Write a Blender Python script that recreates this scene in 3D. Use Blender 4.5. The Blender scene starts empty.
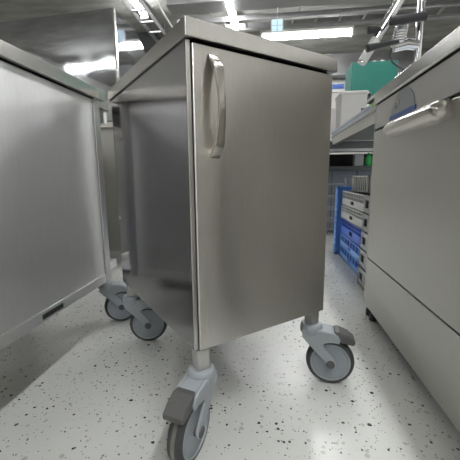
import bpy, bmesh, math, random
from mathutils import Vector, Matrix
random.seed(7)
PI = math.pi
S = bpy.context.scene
C = S.collection

# ------------------------------------------------------------------ camera
cam_d = bpy.data.cameras.new('camera')
cam = bpy.data.objects.new('camera', cam_d); C.objects.link(cam)
cam_d.sensor_fit = 'HORIZONTAL'; cam_d.sensor_width = 36.0
cam_d.lens = 323.57 / 460.0 * 36.0
cam_d.clip_start = 0.02
TH, PITCH, ROLL, HC = 0.1258, 0.1645, -0.009, 0.65
cam.matrix_world = (Matrix.Translation((0, 0, HC)) @ Matrix.Rotation(TH, 4, 'Z')
                    @ Matrix.Rotation(PI / 2 - PITCH, 4, 'X') @ Matrix.Rotation(ROLL, 4, 'Z'))
S.camera = cam

# ------------------------------------------------------------------ world, exposure
w = bpy.data.worlds.new('world'); S.world = w; w.use_nodes = True
w.node_tree.nodes['Background'].inputs[0].default_value = (0.8, 0.85, 0.9, 1)
w.node_tree.nodes['Background'].inputs[1].default_value = 0.3
S.view_settings.view_transform = 'Standard'
S.view_settings.look = 'None'
S.view_settings.exposure = 0.0
S.view_settings.gamma = 1.0
S.view_settings.use_curve_mapping = False
TUBE = 105.0         # strength of the tubes behind the camera
TUBE_FAR = 46.0      # strength of all other tubes, turned down to limit blown reflections

# ------------------------------------------------------------------ materials
def new_mat(name):
    m = bpy.data.materials.new(name); m.use_nodes = True
    return m, m.node_tree, m.node_tree.nodes['Principled BSDF']
def plain(name, col, rough=0.5, metal=0.0, var=0.04, scale=6.0, spec=0.5):
    m, t, b = new_mat(name)
    n = t.nodes.new('ShaderNodeTexNoise'); n.inputs['Scale'].default_value = scale; n.inputs['Detail'].default_value = 4
    tc = t.nodes.new('ShaderNodeTexCoord'); t.links.new(tc.outputs['Object'], n.inputs['Vector'])
    r = t.nodes.new('ShaderNodeValToRGB')
    r.color_ramp.elements[0].position = .3; r.color_ramp.elements[1].position = .7
    r.color_ramp.elements[0].color = tuple(max(0, c * (1 - var)) for c in col) + (1,)
    r.color_ramp.elements[1].color = tuple(min(1, c * (1 + var)) for c in col) + (1,)
    t.links.new(n.outputs['Fac'], r.inputs[0]); t.links.new(r.outputs[0], b.inputs['Base Color'])
    b.inputs['Roughness'].default_value = rough; b.inputs['Metallic'].default_value = metal
    b.inputs['Specular IOR Level'].default_value = spec
    return m
def steel(name, col=(.56, .55, .53), rough=.28, aniso=.6, rot=0.0, wave=.0, wscale=2.0, grain=(60, 60, 2), smudge=.04, wmap=(1, 1, 1), stain=.055):
    m, t, b = new_mat(name); N = t.nodes; L = t.links
    b.inputs['Metallic'].default_value = 1.0
    b.inputs['Anisotropic'].default_value = aniso
    b.inputs['Anisotropic Rotation'].default_value = rot
    tg = N.new('ShaderNodeCombineXYZ'); tg.inputs[2].default_value = 1; tg.inputs[0].default_value = .02
    L.new(tg.outputs[0], b.inputs['Tangent'])
    tc = N.new('ShaderNodeTexCoord'); mp = N.new('ShaderNodeMapping'); mp.inputs['Scale'].default_value = grain
    L.new(tc.outputs['Object'], mp.inputs['Vector'])
    n = N.new('ShaderNodeTexNoise'); n.inputs['Scale'].default_value = 9; n.inputs['Detail'].default_value = 3
    L.new(mp.outputs[0], n.inputs['Vector'])
    r = N.new('ShaderNodeValToRGB')
    r.color_ramp.elements[0].position = .2; r.color_ramp.elements[1].position = .8
    r.color_ramp.elements[0].color = tuple(c * (1 - stain * 1.1) for c in col) + (1,)
    r.color_ramp.elements[1].color = tuple(min(1, c * (1 + stain * .9)) for c in col) + (1,)
    L.new(n.outputs['Fac'], r.inputs[0]); L.new(r.outputs[0], b.inputs['Base Color'])
    n2 = N.new('ShaderNodeTexNoise'); n2.inputs['Scale'].default_value = 5; n2.inputs['Detail'].default_value = 5
    L.new(tc.outputs['Object'], n2.inputs['Vector'])
    mr = N.new('ShaderNodeMapRange'); mr.inputs['From Min'].default_value = .3; mr.inputs['From Max'].default_value = .7
    mr.inputs['To Min'].default_value = rough * (1 - smudge); mr.inputs['To Max'].default_value = rough * (1 + smudge * 1.5)
    L.new(n2.outputs['Fac'], mr.inputs['Value']); b.inputs['Roughness'].default_value = rough
    if smudge > .2: L.new(mr.outputs[0], b.inputs['Roughness'])
    if wave > 0:
        n3 = N.new('ShaderNodeTexNoise'); n3.inputs['Scale'].default_value = wscale; n3.inputs['Detail'].default_value = 0
        mp3 = N.new('ShaderNodeMapping'); mp3.inputs['Scale'].default_value = wmap
        L.new(tc.outputs['Object'], mp3.inputs[0]); L.new(mp3.outputs[0], n3.inputs['Vector'])
        bp = N.new('ShaderNodeBump'); bp.inputs['Strength'].default_value = 1; bp.inputs['Distance'].default_value = wave
        L.new(n3.outputs['Fac'], bp.inputs['Height']); L.new(bp.outputs[0], b.inputs['Normal'])
    return m
def emit(name, col, st):
    m, t, b = new_mat(name)
    b.inputs['Base Color'].default_value = tuple(c * (.35 if st < 2 else .9) for c in col) + (1,)
    b.inputs['Emission Color'].default_value = col + (1,); b.inputs['Emission Strength'].default_value = st
    return m

M = {}
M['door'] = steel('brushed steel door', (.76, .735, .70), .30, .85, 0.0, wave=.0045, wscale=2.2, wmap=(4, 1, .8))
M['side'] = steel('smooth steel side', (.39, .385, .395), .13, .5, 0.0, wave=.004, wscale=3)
M['top'] = steel('steel worktop', (.68, .665, .635), .21, .3, 0.0)
M['post'] = steel('steel post', (.60, .59, .57), .3, .3)
M['lside'] = steel('satin steel side', (.84, .84, .83), .48, .8, 0.0, wave=.008, wscale=2, wmap=(1, 4, .7))
M['mirror'] = steel('polished steel hood', (.52, .53, .55), .04, .0, wave=.0006, wscale=4, smudge=.6, grain=(.5, .5, 1.1), stain=.22)
M['machine'] = steel('machine steel', (.47, .46, .435), .34, .5, 0.0, wave=.004, wscale=3)
M['machine_l'] = steel('light machine steel', (.52, .51, .49), .38, .3)
M['bow'] = steel('satin handle steel', (.58, .55, .51), .26, .2)
M['chrome'] = plain('chrome', (.75, .76, .77), .12, 1.0, .02)
M['housing'] = plain('grey castor plastic', (.31, .335, .355), .42, 0, .03)
M['disc'] = plain('grey wheel plastic', (.27, .30, .325), .45, 0, .03)
M['tire'] = plain('dark rubber', (.05, .052, .054), .6, 0, .15, 20)
M['stripe'] = plain('worn rubber band', (.16, .15, .13), .7, 0, .3, 25)
M['pedal'] = plain('dark brake plastic', (.085, .083, .082), .5, 0, .06)
M['dark'] = plain('black gap', (.015, .015, .016), .6)
M['black'] = plain('black plastic', (.02, .02, .022), .35)
M['dgrey'] = plain('dark grey paint', (.06, .062, .065), .5)
M['mgrey'] = plain('blue grey paint', (.25, .27, .30), .5)
M['blue'] = plain('blue plastic', (.04, .12, .58), .4, 0, .06)
M['lblue'] = plain('light blue plastic', (.20, .44, 1.0), .4, 0, .06)
M['dblue'] = plain('deep blue plastic', (.06, .16, .75), .4, 0, .06)
M['white'] = plain('white plastic', (.66, .66, .64), .45, 0, .04)
M['grey'] = plain('light grey plastic', (.40, .42, .43), .45, 0, .04)
M['cream'] = plain('translucent white plastic', (.45, .44, .42), .5, 0, .05)
M['green'] = plain('teal green enamel', (.022, .17, .135), .35, 0, .06)
M['bottle'] = plain('green bottle', (.03, .35, .08), .2)
M['paint'] = plain('white wall paint', (.62, .61, .57), .7, 0, .05, 1.5)
M['wall'] = plain('grey wall paint', (.58, .57, .54), .7, 0, .08, .8)
M['galv'] = plain('galvanised steel', (.36, .36, .36), .5, .6, .1, 8)
M['duct'] = plain('duct sheet', (.30, .30, .30), .45, .7, .1, 5)
M['pipe'] = plain('white pipe', (.62, .61, .58), .5, 0)
M['tube'] = emit('fluorescent tube', (.97, .985, 1.0), TUBE)
M['tube_far'] = emit('weaker fluorescent tube', (.97, .985, 1.0), TUBE_FAR)
M['exit'] = emit('lit pale blue pane', (.55, .78, .95), .6)
M['lime'] = plain('lime sticker', (.35, .75, .10), .5)
M['badge'] = plain('grey badge', (.33, .35, .38), .4)
M['badgeblue'] = plain('blue badge band', (.08, .16, .50), .4)
M['counter'] = plain('pale grey counter edge', (.50, .52, .55), .35, .3, .04)

def floor_mat():
    m, t, b = new_mat('speckled epoxy floor'); N = t.nodes; L = t.links
    tc = N.new('ShaderNodeTexCoord')
    base = N.new('ShaderNodeTexNoise'); base.inputs['Scale'].default_value = 3; base.inputs['Detail'].default_value = 6
    L.new(tc.outputs['Object'], base.inputs['Vector'])
    r = N.new('ShaderNodeValToRGB'); r.color_ramp.elements[0].position = .35; r.color_ramp.elements[1].position = .65
    r.color_ramp.elements[0].color = (.54, .545, .515, 1); r.color_ramp.elements[1].color = (.60, .605, .575, 1)
    L.new(base.outputs['Fac'], r.inputs[0])
    prev = r.outputs[0]
    wob = N.new('ShaderNodeTexNoise'); wob.inputs['Scale'].default_value = 130; L.new(tc.outputs['Object'], wob.inputs['Vector'])
    add = N.new('ShaderNodeVectorMath'); add.operation = 'MULTIPLY_ADD'
    L.new(wob.outputs['Color'], add.inputs[0]); add.inputs[1].default_value = (.006,) * 3; L.new(tc.outputs['Object'], add.inputs[2])
    for sc_, pick, rad, col in ((75, .22, .34, (.05, .05, .05, 1)), (140, .30, .36, (.17, .16, .14, 1)), (45, .12, .27, (.035, .04, .045, 1)), (60, .32, .40, (.40, .40, .37, 1))):
        v = N.new('ShaderNodeTexVoronoi'); v.inputs['Scale'].default_value = sc_
        L.new(add.outputs[0], v.inputs['Vector'])
        sep = N.new('ShaderNodeSeparateColor'); L.new(v.outputs['Color'], sep.inputs[0])
        a = N.new('ShaderNodeMath'); a.operation = 'LESS_THAN'; L.new(sep.outputs[0], a.inputs[0]); a.inputs[1].default_value = pick
        mul = N.new('ShaderNodeMath'); mul.operation = 'MULTIPLY'; L.new(sep.outputs[1], mul.inputs[0]); mul.inputs[1].default_value = rad
        d = N.new('ShaderNodeMath'); d.operation = 'LESS_THAN'; L.new(v.outputs['Distance'], d.inputs[0]); L.new(mul.outputs[0], d.inputs[1])
        f = N.new('ShaderNodeMath'); f.operation = 'MULTIPLY'; L.new(a.outputs[0], f.inputs[0]); L.new(d.outputs[0], f.inputs[1])
        mx = N.new('ShaderNodeMix'); mx.data_type = 'RGBA'
        L.new(f.outputs[0], mx.inputs['Factor']); L.new(prev, mx.inputs['A']); mx.inputs['B'].default_value = col
        prev = mx.outputs['Result']
    L.new(prev, b.inputs['Base Color'])
    b.inputs['Roughness'].default_value = .24
    return m
M['floor'] = floor_mat()
def concrete():
    m, t, b = new_mat('raw concrete ceiling'); N = t.nodes; L = t.links
    tc = N.new('ShaderNodeTexCoord')
    n = N.new('ShaderNodeTexNoise'); n.inputs['Scale'].default_value = 1.6; n.inputs['Detail'].default_value = 9; n.inputs['Roughness'].default_value = .65
    mp = N.new('ShaderNodeMapping'); mp.inputs['Scale'].default_value = (1, 3, 1)
    L.new(tc.outputs['Object'], mp.inputs[0]); L.new(mp.outputs[0], n.inputs['Vector'])
    r = N.new('ShaderNodeValToRGB'); r.color_ramp.elements[0].position = .3; r.color_ramp.elements[1].position = .7
    r.color_ramp.elements[0].color = (.15, .148, .135, 1); r.color_ramp.elements[1].color = (.34, .335, .31, 1)
    L.new(n.outputs['Fac'], r.inputs[0]); L.new(r.outputs[0], b.inputs['Base Color'])
    bp = N.new('ShaderNodeBump'); bp.inputs['Distance'].default_value = .03; L.new(n.outputs['Fac'], bp.inputs['Height'])
    L.new(bp.outputs[0], b.inputs['Normal']); b.inputs['Roughness'].default_value = .85
    return m
M['concrete'] = concrete()

# ------------------------------------------------------------------ mesh helpers
def box(bm, x0, x1, y0, y1, z0, z1):
    vs = [bm.verts.new((x, y, z)) for x in (x0, x1) for y in (y0, y1) for z in (z0, z1)]
    for f in ((0, 1, 3, 2), (4, 6, 7, 5), (0, 4, 5, 1), (2, 3, 7, 6), (0, 2, 6, 4), (1, 5, 7, 3)):
        bm.faces.new([vs[i] for i in f])
    return vs
def prism(bm, poly, y0, y1):          # polygon in XZ pulled along Y
    a = [bm.verts.new((x, y0, z)) for x, z in poly]; b = [bm.verts.new((x, y1, z)) for x, z in poly]
    bm.faces.new(a); bm.faces.new(b[::-1]); n = len(poly)
    for i in range(n):
        bm.faces.new((a[i], b[i], b[(i + 1) % n], a[(i + 1) % n]))
def lathe(bm, prof, seg=32, axis='Z', c=(0, 0, 0), close=False):   # prof: (radius, height)
    rings = []
    for r, h in prof:
        ring = []
        for k in range(seg):
            t = 2 * PI * k / seg
            if axis == 'Z': p = (c[0] + r * math.cos(t), c[1] + r * math.sin(t), c[2] + h)
            else: p = (c[0] + r * math.cos(t), c[1] + h, c[2] + r * math.sin(t))
            ring.append(bm.verts.new(p))
        rings.append(ring)
    for i in range(len(rings) - 1 + (1 if close else 0)):
        A, B = rings[i], rings[(i + 1) % len(rings)]
        for k in range(seg):
            bm.faces.new((A[k], A[(k + 1) % seg], B[(k + 1) % seg], B[k]))
    if not close:
        bm.faces.new(rings[0][::-1]); bm.faces.new(rings[-1])
def tubepath(bm, pts, r, seg=10):
    pts = [Vector(p) for p in pts]; rings = []
    up = Vector((0, 0, 1))
    for i, p in enumerate(pts):
        d = (pts[min(i + 1, len(pts) - 1)] - pts[max(i - 1, 0)]).normalized()
        if abs(d.dot(up)) > .97 and i == 0: up = Vector((0, 1, 0))
        s = d.cross(up).normalized(); u = s.cross(d).normalized(); up = u
        rr = r[i] if isinstance(r, (list, tuple)) else r
        rings.append([bm.verts.new(p + s * rr * math.cos(2 * PI * k / seg) + u * rr * math.sin(2 * PI * k / seg)) for k in range(seg)])
    for A, B in zip(rings, rings[1:]):
        for k in range(seg):
            bm.faces.new((A[k], A[(k + 1) % seg], B[(k + 1) % seg], B[k]))
    bm.faces.new(rings[0][::-1]); bm.faces.new(rings[-1])
def obj(name, bm, mat, parent=None, bevel=0, seg=2, smooth=False, loc=None, rotz=0):
    bmesh.ops.recalc_face_normals(bm, faces=bm.faces)
    me = bpy.data.meshes.new(name); bm.to_mesh(me); bm.free()
    o = bpy.data.objects.new(name, me); C.objects.link(o)
    if isinstance(mat, (list, tuple)):
        for m in mat: me.materials.append(M[m])
    else: me.materials.append(M[mat])
    if parent: o.parent = parent
    if loc: o.location = loc
    o.rotation_euler = (0, 0, rotz)
    if smooth:
        for p in me.polygons: p.use_smooth = True
        me.set_sharp_from_angle(angle=math.radians(38))
    if bevel:
        b = o.modifiers.new('bevel', 'BEVEL'); b.width = bevel; b.segments = seg; b.limit_method = 'ANGLE'
        b.angle_limit = math.radians(40)
    return o
def bx(name, mat, parent, *d, bevel=0, **k):
    bm = bmesh.new(); box(bm, *d); return obj(name, bm, mat, parent, bevel, **k)
def tag(o, label, cat, group=None):
    o['label'] = label; o['category'] = cat
    if group: o['group'] = group
    return o
def thing(name, label, cat, loc=(0, 0, 0), rotz=0, group=None):
    o = bpy.data.objects.new(name, None); C.objects.link(o); o.empty_display_size = .1
    o.location = loc; o.rotation_euler = (0, 0, rotz); return tag(o, label, cat, group)
def struct(name, mat, *d, **k):
    o = bx(name, mat, None, *d, **k); o['kind'] = 'structure'; return o
def copy_tree(o, parent=None):
    c = o.copy(); C.objects.link(c); c.parent = parent
    for ch in list(o.children): copy_tree(ch, c)
    return c

# ------------------------------------------------------------------ the room
CZ = 2.9
struct('floor', 'floor', -5, 3.2, -3.5, 7.1, -.1, 0)
struct('ceiling', 'concrete', -5, 3.2, -3.5, 7.1, CZ, CZ + .1)
struct('wall_left', 'wall', -5.1, -5, -3.5, 7.1, 0, CZ)
struct('wall_right', 'wall', 3.2, 3.3, -3.5, 7.1, 0, CZ)
struct('wall_back', 'paint', -5, 3.2, 7, 7.1, 0, CZ)
struct('wall_front', 'wall', -5, 3.2, -3.6, -3.5, 0, CZ)
struct('trim_1', 'duct', -5, 3.2, 6.72, 7, 2.52, CZ)            # downstand beam
struct('trim_2', 'concrete', -5, 3.2, 3.55, 3.75, CZ - .1, CZ)    # rib of the slab

# ------------------------------------------------------------------ lights
def light(name_label, p, length, along, z, group=None, far=True):
    t = thing('ceiling_light', name_label, 'light', (p[0], p[1], z), 0 if along == 'X' else PI / 2, group)
    h = length / 2
    bx('light_housing', 'pipe', t, -h, h, -.055, .055, .045, .085, bevel=.005)
    bm = bmesh.new(); tubepath(bm, [(-h + .03, 0, 0), (h - .03, 0, 0)], .037, 14)
    obj('light_tube', bm, 'tube_far' if far else 'tube', t)
    for s in (-1, 1):
        bx('tube_socket', 'pipe', t, min(s * h, s * (h - .03)), max(s * h, s * (h - .03)), -.05, .05, -.05, .05, bevel=.004)
        bm = bmesh.new(); tubepath(bm, [(s * h * .7, 0, .085), (s * h * .7, 0, CZ - z)], .006, 6); obj('hanger', bm, 'galv', t)
    return t
light('long ceiling tube running away from the camera above the cabinet', (-.53, 4.35), 1.45, 'Y', 2.72)
light('long ceiling tube running crosswise behind the square lit sign', (.52, 5.6), 1.42, 'X', 2.81)
light('ceiling tube seen through the rungs of the ladder tray', (-1.71, 3.95), 1.3, 'Y', 2.8)
for (x, y, al, far) in ((-3.9, -1.45, 'X', True), (.66, 3.3, 'Y', True), (.66, 1.7, 'Y', True), (.66, -.15, 'Y', False), (.66, -1.75, 'Y', False), (2.2, 3.4, 'Y', True)):
    light('tube light on the ceiling outside the view', (x, y), 1.45, al, 2.72, 'ceiling tubes outside the view', far)

# ------------------------------------------------------------------ castor
CR = .0738; TR = .060
def make_castor(parent, x, y, rotz, brake, legtop):
    """leg stays square to the cart; the castor turns under it"""
    bm = bmesh.new(); box(bm, x - .016, x + .016, y - .016, y + .016, .186, legtop)
    obj('leg', bm, 'post', parent, bevel=.003)
    q = lambda pl: [(x_ + .010 * min(1, max(0, (.135 - z_) / .045)), z_ if z_ < .145 else .145 + (z_ - .145) * .76) for x_, z_ in pl]
    bm = bmesh.new()
    cheek = [(-.029, .19), (-.027, .158), (-.012, .138), (.034, .078), (.037, .066), (.044, .060), (.053, .059), (.061, .063), (.066, .070), (.067, .079), (.062, .092), (.040, .125),
             (.036, .134), (.040, .140), (.052, .1435), (.066, .145), (.084, .143), (.086, .160), (.078, .178), (.060, .188), (.028, .193)]
    cheek = q(cheek); prism(bm, cheek, -.0305, -.0225); prism(bm, cheek, .0225, .0305)
    top = [(-.029, .19), (-.028, .162), (-.014, .146), (.0, .151), (.02, .1535), (.05, .156), (.085, .150), (.086, .160), (.078, .178), (.060, .188), (.028, .193)]
    prism(bm, q(top), -.0225, .0225)
    c = obj('castor', bm, 'housing', parent, bevel=.003, loc=(x, y, 0), rotz=rotz)
    bm = bmesh.new(); lathe(bm, [(.034, .165), (.035, .178), (.033, .190), (.029, .194)], 32); obj('collar', bm, 'housing', c, bevel=.0015, smooth=True)
    prof = []
    for k in range(13):                                   # rounded tread
        t = -PI / 2 + PI * k / 12
        prof.append((CR - .010 + .010 * math.cos(t), .0185 * math.sin(t)))
    prof = [(.058, -.0175)] + prof + [(.058, .0175)]
    bm = bmesh.new(); lathe(bm, prof, 56, 'Y', (TR, 0, CR), close=True)
    o = obj('tire', bm, ['tire', 'stripe'], c, smooth=True)
    for p in o.data.polygons:
        if abs(p.center.y) < .0045: p.material_index = 1
    bm = bmesh.new(); lathe(bm, [(.0, -.0165), (.052, -.0165), (.053, -.0150), (.0555, -.0150), (.0565, -.0185), (.0605, -.0188), (.0605, .0188), (.0565, .0185), (.0555, .0150), (.053, .0150), (.052, .0165), (.0, .0165)], 56, 'Y', (TR, 0, CR))
    wd_ = obj('wheel_disc', bm, ['disc', 'housing'], c, smooth=True)
    for p in wd_.data.polygons:
        if math.hypot(p.center.x - TR, p.center.z - CR) > .0555: p.material_index = 1  # rim lip painted the lighter grey as a ring highlight
    bm = bmesh.new(); lathe(bm, [(.0, -.0335), (.0115, -.0335), (.0125, -.032), (.0125, .032), (.0115, .0335), (0, .0335)], 24, 'Y', (TR, 0, CR))
    obj('axle_cap', bm, 'pedal', c, smooth=True)
    if brake:
        bm = bmesh.new()
        prism(bm, [(x_, .142 + (z_ - .142) * .78) for x_, z_ in [(.0665, .191), (.083, .192), (.110, .178), (.129, .158), (.131, .146), (.125, .136), (.106, .140), (.0875, .1445)]], -.025, .025)
        p = obj('brake_pedal', bm, 'pedal', c, bevel=.005, seg=3)
        p['label'] = 'dark grey brake pedal'
    return c

# ------------------------------------------------------------------ main cabinet on castors
A = .6983
cart = thing('rolling_cabinet', 'stainless steel cabinet on castors with a door and bow handle, in the centre', 'cabinet', (-.1699, .6708, 0), A)
W, D, B, T, H = .451, .653, .247, .924, .96
bm = bmesh.new(); box(bm, .001, W, .001, D, T, H)
obj('worktop', bm, 'top', cart, bevel=.0015)
bm = bmesh.new()
box(bm, .0095, W - .0105, .034, D - .016, B + .002, T)          # carcass
obj('carcass', bm, 'dark', cart)
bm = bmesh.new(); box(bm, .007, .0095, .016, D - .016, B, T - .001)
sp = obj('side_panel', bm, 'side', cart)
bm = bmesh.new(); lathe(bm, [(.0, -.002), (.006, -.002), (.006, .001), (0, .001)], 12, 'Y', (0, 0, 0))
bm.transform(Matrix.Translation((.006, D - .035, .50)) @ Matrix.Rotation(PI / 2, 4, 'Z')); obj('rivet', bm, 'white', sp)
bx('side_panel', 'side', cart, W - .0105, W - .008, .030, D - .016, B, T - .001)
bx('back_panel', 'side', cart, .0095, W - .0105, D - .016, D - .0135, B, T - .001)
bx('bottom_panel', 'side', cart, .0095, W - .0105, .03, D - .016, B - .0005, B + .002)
bx('front_post', 'post', cart, .0072, .0168, .0125, .034, B, T - .001, bevel=.0015)
door = bx('door', 'door', cart, .0182, W - .0105, .007, .0275, B - .001, T - .007, bevel=.002)
# bow handle: a strip standing off the door, wide flat feet and a narrower bow
bm = bmesh.new(); n = 28; ringsH = []
z0, z1 = .689, .900
for k in range(n + 1):
    t = k / n; z = z0 + (z1 - z0) * t
    e = min(1, min(t, 1 - t) / .13)
    ee = e * e * (3 - 2 * e)
    off = .0025 + ee * (.017 + .016 * math.sin(PI * t) ** 1.5)
    wd = .0125 - .0045 * math.sin(PI * t) ** 2 * ee
    th = .004 + .002 * ee
    xc = .066
    y = .007 - off
    ringsH.append([bm.verts.new((xc - wd, y + th * .6, z)), bm.verts.new((xc - wd * .9, y - th * .4, z)), bm.verts.new((xc, y - th * .75, z)), bm.verts.new((xc + wd * .9, y - th * .4, z)),
                   bm.verts.new((xc + wd, y + th * .6, z)), bm.verts.new((xc, y + th * .55, z))])
for P_, Q_ in zip(ringsH, ringsH[1:]):
    for k in range(6): bm.faces.new((P_[k], P_[(k + 1) % 6], Q_[(k + 1) % 6], Q_[k]))
bm.faces.new(ringsH[0]); bm.faces.new(ringsH[-1][::-1])
hd = obj('handle', bm, 'bow', door, smooth=True); hd['label'] = 'bow shaped steel pull handle'
def worldang(dx, dy): return math.atan2(dy, dx) - A
make_castor(cart, .028, .023, worldang(-.28, -.95), True, B)
make_castor(cart, W - .019, .045, worldang(.995, -.10), True, B)
make_castor(cart, .030, D - .045, worldang(.97, .24), False, B)
make_castor(cart, W - .030, D - .045, worldang(.8, .6), False, B)

# ------------------------------------------------------------------ left cabinet
lc = thing('rolling_cabinet', 'stainless steel cabinet on castors at the left edge, only its flank and worktop edge showing', 'cabinet', (-.61, 1.19, 0), 0)
bm = bmesh.new(); box(bm, -.60, 0.002, -.85, 0, .924, .96); obj('worktop', bm, 'top', lc, bevel=.0015)
bx('carcass', 'dark', lc, -.57, -.019, -.82, -.045, .26, .924)
bx('side_panel', 'lside', lc, -.019, -.014, -.80, -.068, .285, .92, bevel=.001)
bm = bmesh.new()
box(bm, -.03, -.010, -.83, -.068, .255, .287)
obj('bottom_rail', bm, 'lside', lc, bevel=.0015)
bx('slot', 'dark', lc, -.0105, -.0095, -.42, -.33, .263, .277)
bx('corner_post', 'post', lc, -.045, -.009, -.066, -.030, .255, .924, bevel=.002)
bx('corner_post', 'post', lc, -.045, -.009, -.83, -.80, .255, .924, bevel=.002)
bx('back_panel', 'lside', lc, -.57, -.045, -.045, -.030, .255, .924)
bx('front_panel', 'lside', lc, -.57, -.045, -.83, -.82, .255, .924)
bx('bottom_panel', 'lside', lc, -.57, -.019, -.82, -.045, .252, .262)
bx('rear_frame', 'lside', lc, -.57, -.075, -.03, .15, .255, .29, bevel=.002)
bx('rear_frame', 'lside', lc, -.57, -.075, .125, .15, .87, .924, bevel=.002)
bx('worktop', 'top', lc, -.60, -.065, .0, .16, .924, .96, bevel=.0015)
make_castor(lc, -.115, .115, math.atan2(.45, .9), False, .87)
make_castor(lc, -.06, -.79, math.atan2(-.3, -.9), False, .255)
make_castor(lc, -.53, .115, math.atan2(.3, -.9), False, .87)
make_castor(lc, -.53, -.79, math.atan2(-.9, -.2), False, .255)

# ------------------------------------------------------------------ hooded dishwasher behind, left
hw = thing('hood_dishwasher', 'tall polished steel hood machine standing behind the left cabinet', 'dishwasher', (-.99, 2.12, 0), 0)
bm = bmesh.new()                                                   # hood: side outline in YZ with a sloping rear, pulled along X
side = [(0, 1.02), (0, 1.70), (.36, 1.70), (.62, 1.55), (.75, 1.45), (.75, 1.02)]
a_ = [bm.verts.new((0, y, z)) for y, z in side]
b_ = [bm.verts.new((-1.25, y + (.11 if y == 0 else 0), z)) for y, z in side]
bm.faces.new(a_); bm.faces.new(b_[::-1])
for i in range(len(side)):
    j = (i + 1) % len(side); bm.faces.new((a_[i], b_[i], b_[j], a_[j]))
hood = obj('hood', bm, 'mirror', hw, bevel=.004)
bx('side_seam', 'dgrey', hood, -.002, .0015, .01, .74, 1.499, 1.503)
bx('corner_strip', 'top', hood, -.012, .003, -.004, .022, 1.02, 1.698, bevel=.001)
bx('machine_body', 'machine', hw, -1.2, -.01, .06, .74, .12, 1.0, bevel=.004)
bx('table_top', 'top', hw, -1.25, .0, .02, .75, .98, 1.02, bevel=.003)
for sx in (-1.15, -.06):
    for sy in (.12, .68):
        bm = bmesh.new(); tubepath(bm, [(sx, sy, 0), (sx, sy, .13)], .022, 12); obj('foot', bm, 'post', hw)

# ------------------------------------------------------------------ right machine bench in the foreground
mc = thing('undercounter_machine', 'large stainless steel machine with a grey badge and grip handle, right foreground', 'kitchen machine', (.45, 1.55, 0), 0)
L_ = -.93
bx('body', 'machine', mc, .012, .72, L_, 0, .10, .95, bevel=.003)
bx('panel_gap', 'dark', mc, .006, .0125, L_, -.012, .05, .952)
bx('side_edge', 'machine', mc, .0, .012, -.012, 0, .045, .955, bevel=.001)
bx('lower_panel', 'machine', mc, 0, .02, L_, -.013, .045, .268, bevel=.002)
bx('door_panel', 'machine', mc, 0, .02, L_, -.013, .274, .837, bevel=.002)
bp_ = bx('control_panel', 'machine_l', mc, 0, .02, L_, -.013, .846, .945, bevel=.002)
bm = bmesh.new(); prism(bm, [(-.010, .957), (-.006, .951), (.03, .951), (.03, 1.005), (.012, 1.012), (-.006, 1.0)], L_, 0.0); obj('top_rim', bm, 'top', mc, bevel=.001)
bx('top_plate', 'top', mc, .012, .72, L_, .0, .95, 1.0)
bx('base', 'dgrey', mc, .035, .70, L_, -.03, .012, .10)
for sy in (-.04, -.10, -.88):
    bm = bmesh.new(); lathe(bm, [(.012, 0), (.017, .0), (.017, .03), (.010, .035), (.010, .06)], 14, c=(.018, sy, 0)); obj('foot', bm, 'black', mc)
# grip handle: a half round moulding under the control panel
bm = bmesh.new(); pr = []
rg = []
for y, s in ((-.235, .45), (-.239, .8), (-.248, .95), (-.26, 1.0), (-.60, 1.0), (-.618, .92), (-.628, .7), (-.633, .35)):
    ring = []
    for k in range(11):
        t = PI * k / 10
        ring.append(bm.verts.new((.001 - .044 * s * math.sin(t), y, .815 + .030 * s * math.cos(t))))
    rg.append(ring)
for P_, Q_ in zip(rg, rg[1:]):
    for k in range(10): bm.faces.new((P_[k], P_[k + 1], Q_[k + 1], Q_[k]))
    bm.faces.new((P_[10], P_[0], Q_[0], Q_[10]))
bm.faces.new(rg[0]); bm.faces.new(rg[-1][::-1])
obj('handle', bm, 'bow', mc, smooth=True)
# badge on the control panel
bm = bmesh.new()
cy_, cz_, rb = -.305, .885, .105
arc = [(cy_ + rb * math.cos(t), cz_ - .02 + .078 * math.sin(t)) for t in [PI * k / 20 for k in range(21)]]
arc = [(y, min(z, .951)) for y, z in arc]
va = [bm.verts.new((-.0015, y, z)) for y, z in arc]; vb = [bm.verts.new((.001, y, z)) for y, z in arc]
bm.faces.new(va); bm.faces.new(vb[::-1])
for i in range(21): bm.faces.new((va[i], vb[i], vb[(i + 1) % 21], va[(i + 1) % 21]))
bd = obj('badge', bm, 'badge', bp_)
bp_['label'] = 'control panel strip with a grey and blue badge'

bx('badge_band', 'badgeblue', mc, -.0028, .0005, cy_ - rb - .01, cy_ + rb + .01, .853, .869, bevel=.001)
fc = bpy.data.curves.new('badge_lettering', 'FONT'); fc.body = 'EM'; fc.size = .042; fc.extrude = .0006; fc.align_x = 'LEFT'
tmp = bpy.data.objects.new('badge_lettering', fc); C.objects.link(tmp)
dg = bpy.context.evaluated_depsgraph_get(); me = bpy.data.meshes.new_from_object(tmp.evaluated_get(dg))
bpy.data.objects.remove(tmp); me.materials.clear(); me.materials.append(M['white'])
to = bpy.data.objects.new('badge_lettering', me); C.objects.link(to); to.parent = bp_
to.matrix_local = Matrix.Translation((-.003, cy_ + .075, .886)) @ Matrix.Rotation(-PI / 2, 4, 'Z') @ Matrix.Rotation(PI / 2, 4, 'X')

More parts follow.
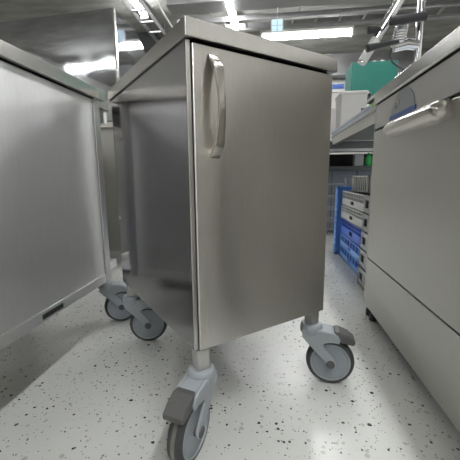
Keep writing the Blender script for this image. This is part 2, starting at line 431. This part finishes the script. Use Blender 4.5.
nb = thing('added_cabinet', 'pale steel base cabinet added out of view to shape the door reflection', 'cabinet', (.46, .53, 0), 0)  # added out of view; its pale front and side gap shape the door reflection
bx('body', 'machine_l', nb, .02, .70, -1.5, 0, .10, .90, bevel=.003)
bx('worktop', 'top', nb, -.01, .72, -1.5, .01, .90, .94, bevel=.003)
for k in range(2):
    d_ = bx('door', 'paint', nb, 0, .02, -.74 - .75 * k, -.01 - .75 * k, .11, .89, bevel=.002)
    bx('handle', 'chrome', d_, -.02, -.01, -.66 - .75 * k, -.10 - .75 * k, .80, .815, bevel=.002)
bx('plinth', 'dgrey', nb, .06, .68, -1.5, 0, 0, .10)
wb = thing('added_cabinet', 'long steel base cabinet added behind the left cabinet to block light', 'cabinet', (-1.30, -.9, 0), 0)  # added to block light, so the floor under the left cabinet darkens
bx('body', 'machine', wb, -.65, -.02, 0, 2.85, .08, .88, bevel=.003)
bx('worktop', 'top', wb, -.67, .0, 0, 2.86, .88, .92, bevel=.003)
for k in range(3): bx('door', 'machine', wb, -.02, -.002, .01 + .95 * k, .94 + .95 * k, .09, .87, bevel=.002)
bx('plinth', 'dgrey', wb, -.62, -.06, 0, 2.85, 0, .08)

# ------------------------------------------------------------------ sink bench rim set back on the machine
bn = thing('sink_bench', 'raised bench rim with a dark seal above the right machine', 'bench', (.5, 0, 0), 0)
bx('rim', 'top', bn, .035, .075, -.2 + .85, 2.02, 1.053, 1.071, bevel=.004)
bx('seal', 'dark', bn, .04, .075, -.2 + .85, 2.01, 1.0465, 1.054)
bx('upstand', 'machine', bn, .042, .055, -.2 + .85, 1.53, 1.0005, 1.0465)

# ------------------------------------------------------------------ counter further back, right
ct = thing('counter', 'pale steel counter with a thin blue line along its edge, beyond the right machine', 'counter', (.55, 1.62, 0), 0)
wt = bx('worktop', 'counter', ct, 0, .62, -.02, 1.58, .995, 1.045, bevel=.003)
bx('edge_stripe', 'badgeblue', wt, -.001, .0005, .0, 1.56, 1.021, 1.025)
bx('sticker', 'lime', wt, -.0015, .0005, .30, .36, 1.022, 1.042)
bm = bmesh.new(); prism(bm, [(.012, .93), (.012, .996), (.05, .996), (.05, .93)], -.02, 1.57); obj('apron', bm, 'machine_l', ct)
bx('underside', 'machine_l', ct, .05, .60, -.02, 1.57, .965, .975)
for (x, y) in ((.58, 1.5), (.595, .52), (.595, 1.5)):
    bm = bmesh.new(); box(bm, x - .018, x + .018, y - .018, y + .018, 0, .966); obj('leg', bm, 'post', ct)

# ------------------------------------------------------------------ dish racks
def rack_mesh(h, solid, x=.5, y=.52, ribs=17, diag=False, bars=False):
    """open crate, wall band below (solid share), posts above, top rim; a handle slot shows in the long wall"""
    bm = bmesh.new(); t = .006; zb = h * solid; rim = .008
    box(bm, 0, x, 0, y, 0, .006)
    def wall(fn, ln):
        c0, c1 = ln / 2 - .045, ln / 2 + .045
        s0, s1 = zb * .40, zb * .85
        fn(0, c0, 0, zb); fn(c1, ln, 0, zb); fn(c0, c1, 0, s0); fn(c0, c1, s1, zb)
        fn(0, ln, h - rim, h); fn(0, .02, zb, h); fn(ln - .02, ln, zb, h)
        if diag: fn(0, ln, (zb + h - rim) / 2 - .003, (zb + h - rim) / 2 + .003)
        for k in range(1, ribs):
            c = ln * k / ribs; fn(c - (.004 if diag or ribs == 9 else .006), c + (.004 if diag or ribs == 9 else .006), zb, h - rim)
    wall(lambda a, b, c, d: box(bm, 0, t, a, b, c, d), y)
    wall(lambda a, b, c, d: box(bm, x - t, x, a, b, c, d), y)
    wall(lambda a, b, c, d: box(bm, a, b, 0, t, c, d), x)
    wall(lambda a, b, c, d: box(bm, a, b, y - t, y, c, d), x)
    return bm
G = 'dish racks in the stack beyond the counter leg'
def rack(mat, label, loc, h, solid, group=G, rz=0, **k):
    o = obj('dish_rack', rack_mesh(h, solid, **k), mat, None, loc=loc, rotz=rz)
    xx, yy_ = k.get('x', .5), k.get('y', .52)
    bx('inner_shade', {'white': 'dgrey', 'lblue': 'blue', 'dblue': 'dgrey'}[mat], o, .03, xx - .03, .03, yy_ - .03, .008, h * .93)  # solid darker block added inside, painting the shade within the open rack
    return tag(o, label, 'dish rack', group)
z = 0.0
for mat, label, h, so, kw in (
        ('lblue', 'bright blue dish rack at the very bottom of the tall stack, on the floor', .092, .42, dict(ribs=8, y=.64)),
        ('lblue', 'bright blue dish rack second from the bottom of the tall stack', .092, .42, dict(ribs=8, y=.64)),
        ('dblue', 'deeper blue finely slotted dish rack under the white ones in the stack', .120, .55, dict(ribs=15, diag=True, y=.64)),
        ('white', 'white dish rack resting on the deeper blue rack', .105, .55, dict(ribs=15, diag=True, y=.64)),
        ('white', 'upper white slotted dish rack of the stack, below the tall white crate', .110, .50, dict(ribs=15, diag=True, y=.64))):
    jx = random.uniform(-.004, .004)
    rack(mat, label, (.572 + jx, 2.065, z + .0015), h, so, **kw); z += h + .002
rack('white', 'white tall crate with narrow vertical bars on top of the rack stack', (.63, 2.22, z + .002), .115, .06, x=.42, y=.44, ribs=9)
# rack on its edge
bm = rack_mesh(.075, .5, x=.56, y=.50, ribs=12); bm.transform(Matrix.Rotation(PI / 2, 4, 'X') )
o = obj('dish_rack', bm, 'lblue', None); bb = o.data.vertices
miny = min(v.co.y for v in bb); minz = min(v.co.z for v in bb)
for v in bb: v.co.y -= miny; v.co.z -= minz
for v in bb: v.co.z *= 1.12
o.location = (.535, 2.725, .001); tag(o, 'bright blue dish rack standing upright on its edge behind the stack', 'dish rack', G)
# grey racks nearer
z = 0
names = ['on the floor', 'second from the floor', 'in the middle', 'second from the top', 'topmost']
for k in range(5):
    bm = bmesh.new(); h = .105; t = .008; yy = .40
    box(bm, 0, .42, 0, yy, 0, .008)
    for (a, b, c, d) in ((0, yy, 0, .032), (0, yy, .078, h), (0, .30, .03, .08), (yy - .028, yy, .03, .08)):
        box(bm, 0, t, a, b, c, d); box(bm, .42 - t, .42, a, b, c, d)
    for (a, b, c, d) in ((0, .42, 0, .032), (0, .42, .078, h), (0, .03, .03, .08), (.06, .36, .03, .08), (.39, .42, .03, .08)):
        box(bm, a, b, 0, t, c, d); box(bm, a, b, yy - t, yy, c, d)
    gr_ = obj('dish_rack', bm, 'grey', None, loc=(.535 + .003 * k, 1.60, z + .001))
    bx('slot_shade', 'dark', gr_, .010, .03, .295, yy - .02, .028, .082)  # black block added behind the slot so the opening looks shaded
    tag(gr_, 'light grey dish rack with a corner slot beside the right machine, ' + names[k], 'dish rack', 'grey racks beside the right machine')
    z += h + .002
# chrome wire shelf behind the upright rack
ws = thing('wire_shelf', 'chrome wire shelving holding crockery behind the upright blue rack', 'shelf', (.52, 3.25, 0), 0)
WZ = (.08, .20, .32, .44, .56)
for z in WZ:
    bm = bmesh.new()
    for k in range(9): box(bm, k * .03, k * .03 + .004, 0, .3, z, z + .004)
    box(bm, 0, .25, 0, .006, z - .006, z + .008); box(bm, 0, .25, .294, .3, z - .006, z + .008)
    obj('wire_tray', bm, 'galv', ws)
for sx in (0, .25):
    for sy in (0, .3):
        bm = bmesh.new(); tubepath(bm, [(sx, sy, 0), (sx, sy, .62)], .01, 10); obj('post', bm, 'chrome', ws)

# ------------------------------------------------------------------ back counter with open shelf
bc = thing('back_counter', 'dark open-fronted counter standing across the room behind the dish racks', 'counter', (.5, 3.6, 0), 0)
bx('worktop', 'counter', bc, -.0, 1.6, 0, .6, 1.0, 1.04, bevel=.003)
bx('top_panel', 'dgrey', bc, 0.02, 1.6, 0.02, .6, .925, 1.0)
bx('rail', 'galv', bc, 0.02, 1.6, 0.0, .02, .895, .925)
bx('back_panel', 'black', bc, .02, 1.6, .45, .6, .74, .895)
bx('end_panel', 'dgrey', bc, .0, .02, .02, .6, .0, 1.0)
bx('shelf', 'dgrey', bc, .02, 1.6, 0, .45, .70, .745)
lp = bx('lower_panel', 'mgrey', bc, .02, 1.6, .10, .6, 0.04, .70)
bx('panel_joint', 'dgrey', lp, .16, .166, .097, .101, 0.04, .70)
bx('panel_joint', 'dgrey', lp, .42, .43, .097, .101, 0.04, .70)
bx('plinth', 'dgrey', bc, .04, 1.6, .14, .6, 0, .04)
bt = thing('bottle', 'small green bottle in the dark open shelf under the back counter', 'bottle', (1.03, 3.68, .746), 0)
bm = bmesh.new(); lathe(bm, [(.028, 0), (.03, .01), (.03, .09), (.012, .115), (.011, .135)], 18); obj('bottle_body', bm, 'bottle', bt, smooth=True)
bm = bmesh.new(); lathe(bm, [(.013, .135), (.013, .147)], 14); obj('bottle_cap', bm, 'white', bt)
tag(bx('container', 'grey', None, .0, .09, 0, .1, 0, .13, bevel=.006, loc=(.89, 3.68, .746)), 'grey square container beside the green bottle under the back counter', 'container')

def bin_(loc, label, w, d, h):
    t = thing('food_container', label, 'container', loc, 0, 'white food containers')
    bm = bmesh.new()
    vs = box(bm, .012, w - .012, .012, d - .012, 0, h - .01)
    for v in vs:
        if v.co.z > h / 2: v.co.x += .008 if v.co.x > w / 2 else -.008; v.co.y += .008 if v.co.y > d / 2 else -.008
    obj('bin_body', bm, 'cream', t, bevel=.015, seg=3)
    bm = bmesh.new(); box(bm, 0, w, 0, d, h - .035, h - .005); obj('lid', bm, 'cream', t, bevel=.008, seg=3)
bin_((.565, 2.93, 1.045), 'white lidded container on the far end of the striped counter', .225, .24, .30)
bin_((.545, 3.66, 1.04), 'white lidded container behind another one, on the back counter', .26, .3, .31)
# taps beside the container
tp = thing('counter_tap', 'small dark tap standing beside the white container on the striped counter', 'tap', (.66, 2.42, 1.045), 0)
bm = bmesh.new(); lathe(bm, [(.028, 0), (.026, .05), (.018, .06), (.018, .10)], 18); obj('tap_base', bm, 'chrome', tp, smooth=True)
bm = bmesh.new(); tubepath(bm, [(0, 0, .09), (.0, -.01, .125), (-.02, -.05, .14), (-.03, -.1, .12)], .011, 10); obj('spout', bm, 'black', tp, smooth=True)
bm = bmesh.new(); tubepath(bm, [(.0, 0, .06), (-.05, .01, .05)], .012, 10); obj('tap_knob', bm, 'black', tp, smooth=True)

# shelf frame and green box
sf = thing('overshelf', 'white posts and shelf standing on the back counter behind the green box', 'shelf', (.72, 3.66, 1.04), 0)
for x in (.385, .475, .86):
    for y in (.34, .42):
        bx('post', 'pipe', sf, x, x + .03, y, y + .03, 0, .86 if x < .5 else .83)
bx('shelf_board', 'galv', sf, .06, .9, 0, .48, .335, .355)
for x in (.13, .87): bx('bracket', 'galv', sf, x, x + .03, x * 0 + .2, .23, 0, .335)
gb = thing('green_box', 'teal green metal box unit on the shelf behind the counter', 'appliance box', (.80, 3.62, 1.396), 0)
bx('case', 'green', gb, 0, .44, 0, .28, 0, .375, bevel=.006)
for x, zz in ((.045, .29), (.40, .29)):
    bm = bmesh.new(); lathe(bm, [(0, -.003), (.010, -.003), (.010, .004), (0, .004)], 12, 'Y', (x, 0, zz)); obj('screw', bm, 'dgrey', gb)
bx('front_cover', 'green', gb, .02, .42, -.004, .002, .02, .355, bevel=.002)
ws_ = thing('wall_sign', 'white and blue sign strip on the back wall left of the green box', 'sign', (1.0, 6.96, 2.27), 0)
bx('sign_board', 'white', ws_, 0, .42, 0, .038, 0, .22); bx('blue_band', 'badgeblue', ws_, .02, .40, -.004, .001, .06, .15)

# ------------------------------------------------------------------ pre-rinse spray unit
pf = thing('spray_faucet', 'chrome pre-rinse spray arm with black levers over the right counter', 'faucet', (.78, 2.0, 1.045), 0)
def P3(x, z, y=2.0): return (x - .78, y - 2.0, z - 1.045)
def tb(name, mat, pts, r, seg=14):
    bm = bmesh.new(); tubepath(bm, pts, r, seg); return obj(name, bm, mat, pf, smooth=True)
tb('diagonal_arm', 'chrome', [P3(.490, 1.262), P3(.90, 1.96)], .023)
tb('arm_nozzle', 'white', [P3(.494, 1.269), P3(.56, 1.382)], .025)
tb('lever', 'black', [P3(.500, 1.412, 1.96), P3(.508, 1.414, 1.96), P3(.548, 1.420, 1.97), P3(.575, 1.425, 1.99)], [.012, .021, .021, .014])
tb('lever', 'black', [P3(.600, 1.440, 1.93), P3(.606, 1.440, 1.93), P3(.78, 1.452, 1.93)], [.014, .023, .021])
tb('lever', 'black', [P3(.490, 1.308, 1.92), P3(.497, 1.310, 1.92), P3(.56, 1.325, 1.93), P3(.66, 1.345, 1.95)], [.016, .021, .015, .011])
hel = []
for k in range(0, 7 * 12 + 1):
    t = 2 * PI * k / 12; hel.append(P3(.672 + .030 * math.cos(t) + .0002 * k, 1.345 + .0011 * k, 2.0 + .030 * math.sin(t)))
tb('spring', 'chrome', hel, .006, 8)
tb('valve_body', 'chrome', [P3(.655, 1.335), P3(.72, 1.35), P3(.78, 1.34)], [.026, .030, .026])
tb('riser', 'chrome', [P3(.78, 1.045), P3(.78, 1.75), P3(.776, 1.75)], .018)
tb('hose', 'dgrey', [P3(.645, 1.33), P3(.64, 1.29), P3(.655, 1.26), P3(.69, 1.235), P3(.73, 1.21), P3(.78, 1.20)], .006)
bm = bmesh.new(); lathe(bm, [(.035, 0), (.035, .012), (.022, .02), (.022, .04)], 20); obj('base_flange', bm, 'chrome', pf, smooth=True)

# ------------------------------------------------------------------ ceiling services
def ladder(label, x0, x1, y0, y1, z, along, step=.28):
    t = thing('cable_tray', label, 'cable tray', (x0, y0, z), 0)
    X, Y = x1 - x0, y1 - y0
    if along == 'Y':
        for x in (0, X - .012): bx('side_rail', 'galv', t, x, x + .012, 0, Y, 0, .06)
        k = step
        while k < Y: bx('rung', 'galv', t, .012, X - .012, k, k + .03, .005, .02); k += step
        for yy in (Y * .2, Y * .6, Y * .9):
            bx('hanger', 'galv', t, X / 2 - .008, X / 2 + .008, yy, yy + .01, .02, CZ - z)
    else:
        for y in (0, Y - .012): bx('side_rail', 'galv', t, 0, X, y, y + .012, 0, .06)
        k = step
        while k < X: bx('rung', 'galv', t, k, k + .03, .012, Y - .012, .005, .02); k += step
        for xx in (X * .1, X * .37, X * .63, X * .95):
            bx('hanger', 'galv', t, xx, xx + .01, Y / 2 - .008, Y / 2 + .008, .02, CZ - z)
ladder('ladder cable tray running away from the camera, upper left', -1.71, -1.51, 3.2, 6.4, 2.62, 'Y', .3)
ladder('cable tray running crosswise above the square lit sign', -1.3, 3.15, 4.70, 4.93, 2.70, 'X', .31)
for (y, r, z, lab) in ((5.12, .035, 2.76, 'pale pipe under the ceiling just beyond the crosswise tray'), (5.25, .02, 2.80, 'thin pale pipe under the ceiling, farther of the crosswise pair')):
    bm = bmesh.new(); tubepath(bm, [(-1.3, y, z), (3.15, y, z)], r, 14); tag(obj('ceiling_pipe', bm, 'galv', None, smooth=True), lab, 'pipe')
tag(bx('air_duct', 'duct', None, -1.3, 3.15, 4.22, 4.50, 2.72, 2.86, bevel=.005), 'flat grey duct across the ceiling in front of the crosswise tray', 'duct')
tag(bx('ventilation_box', 'dgrey', None, -2.45, -1.80, 5.3, 6.6, 2.40, 2.89, bevel=.01), 'dark ventilation box hanging left of the ladder tray', 'duct')
bm = bmesh.new(); tubepath(bm, [(-1.38, 3.5, 2.86), (-1.40, 4.0, 2.80), (-1.38, 4.4, 2.70), (-1.36, 4.8, 2.66), (-1.34, 5.2, 2.72), (-1.33, 5.6, 2.86)], .012, 8)
tag(obj('loose_cable', bm, 'pipe', None, smooth=True), 'pale loose cable curving under the ceiling right of the ladder tray', 'cable')
# lit square sign
sg = thing('hanging_sign', 'small square lit pale blue sign of four panes hanging from the ceiling', 'sign', (.055, 4.45, 2.43), 0)
bx('sign_frame', 'grey', sg, -.075, .075, .0, .03, .0, .15)
for sx in (-.064, .006):
    for sz in (.01, .08):
        bx('pane', 'exit', sg, sx, sx + .058, -.003, .001, sz, sz + .06)
bm = bmesh.new(); tubepath(bm, [(0, .015, .15), (0, .015, .29)], .006, 8); obj('hanger', bm, 'galv', sg)
bm = bmesh.new(); tubepath(bm, [(0, .015, 0), (0, .015, -.06)], .003, 8); obj('pull_cord', bm, 'pipe', sg)
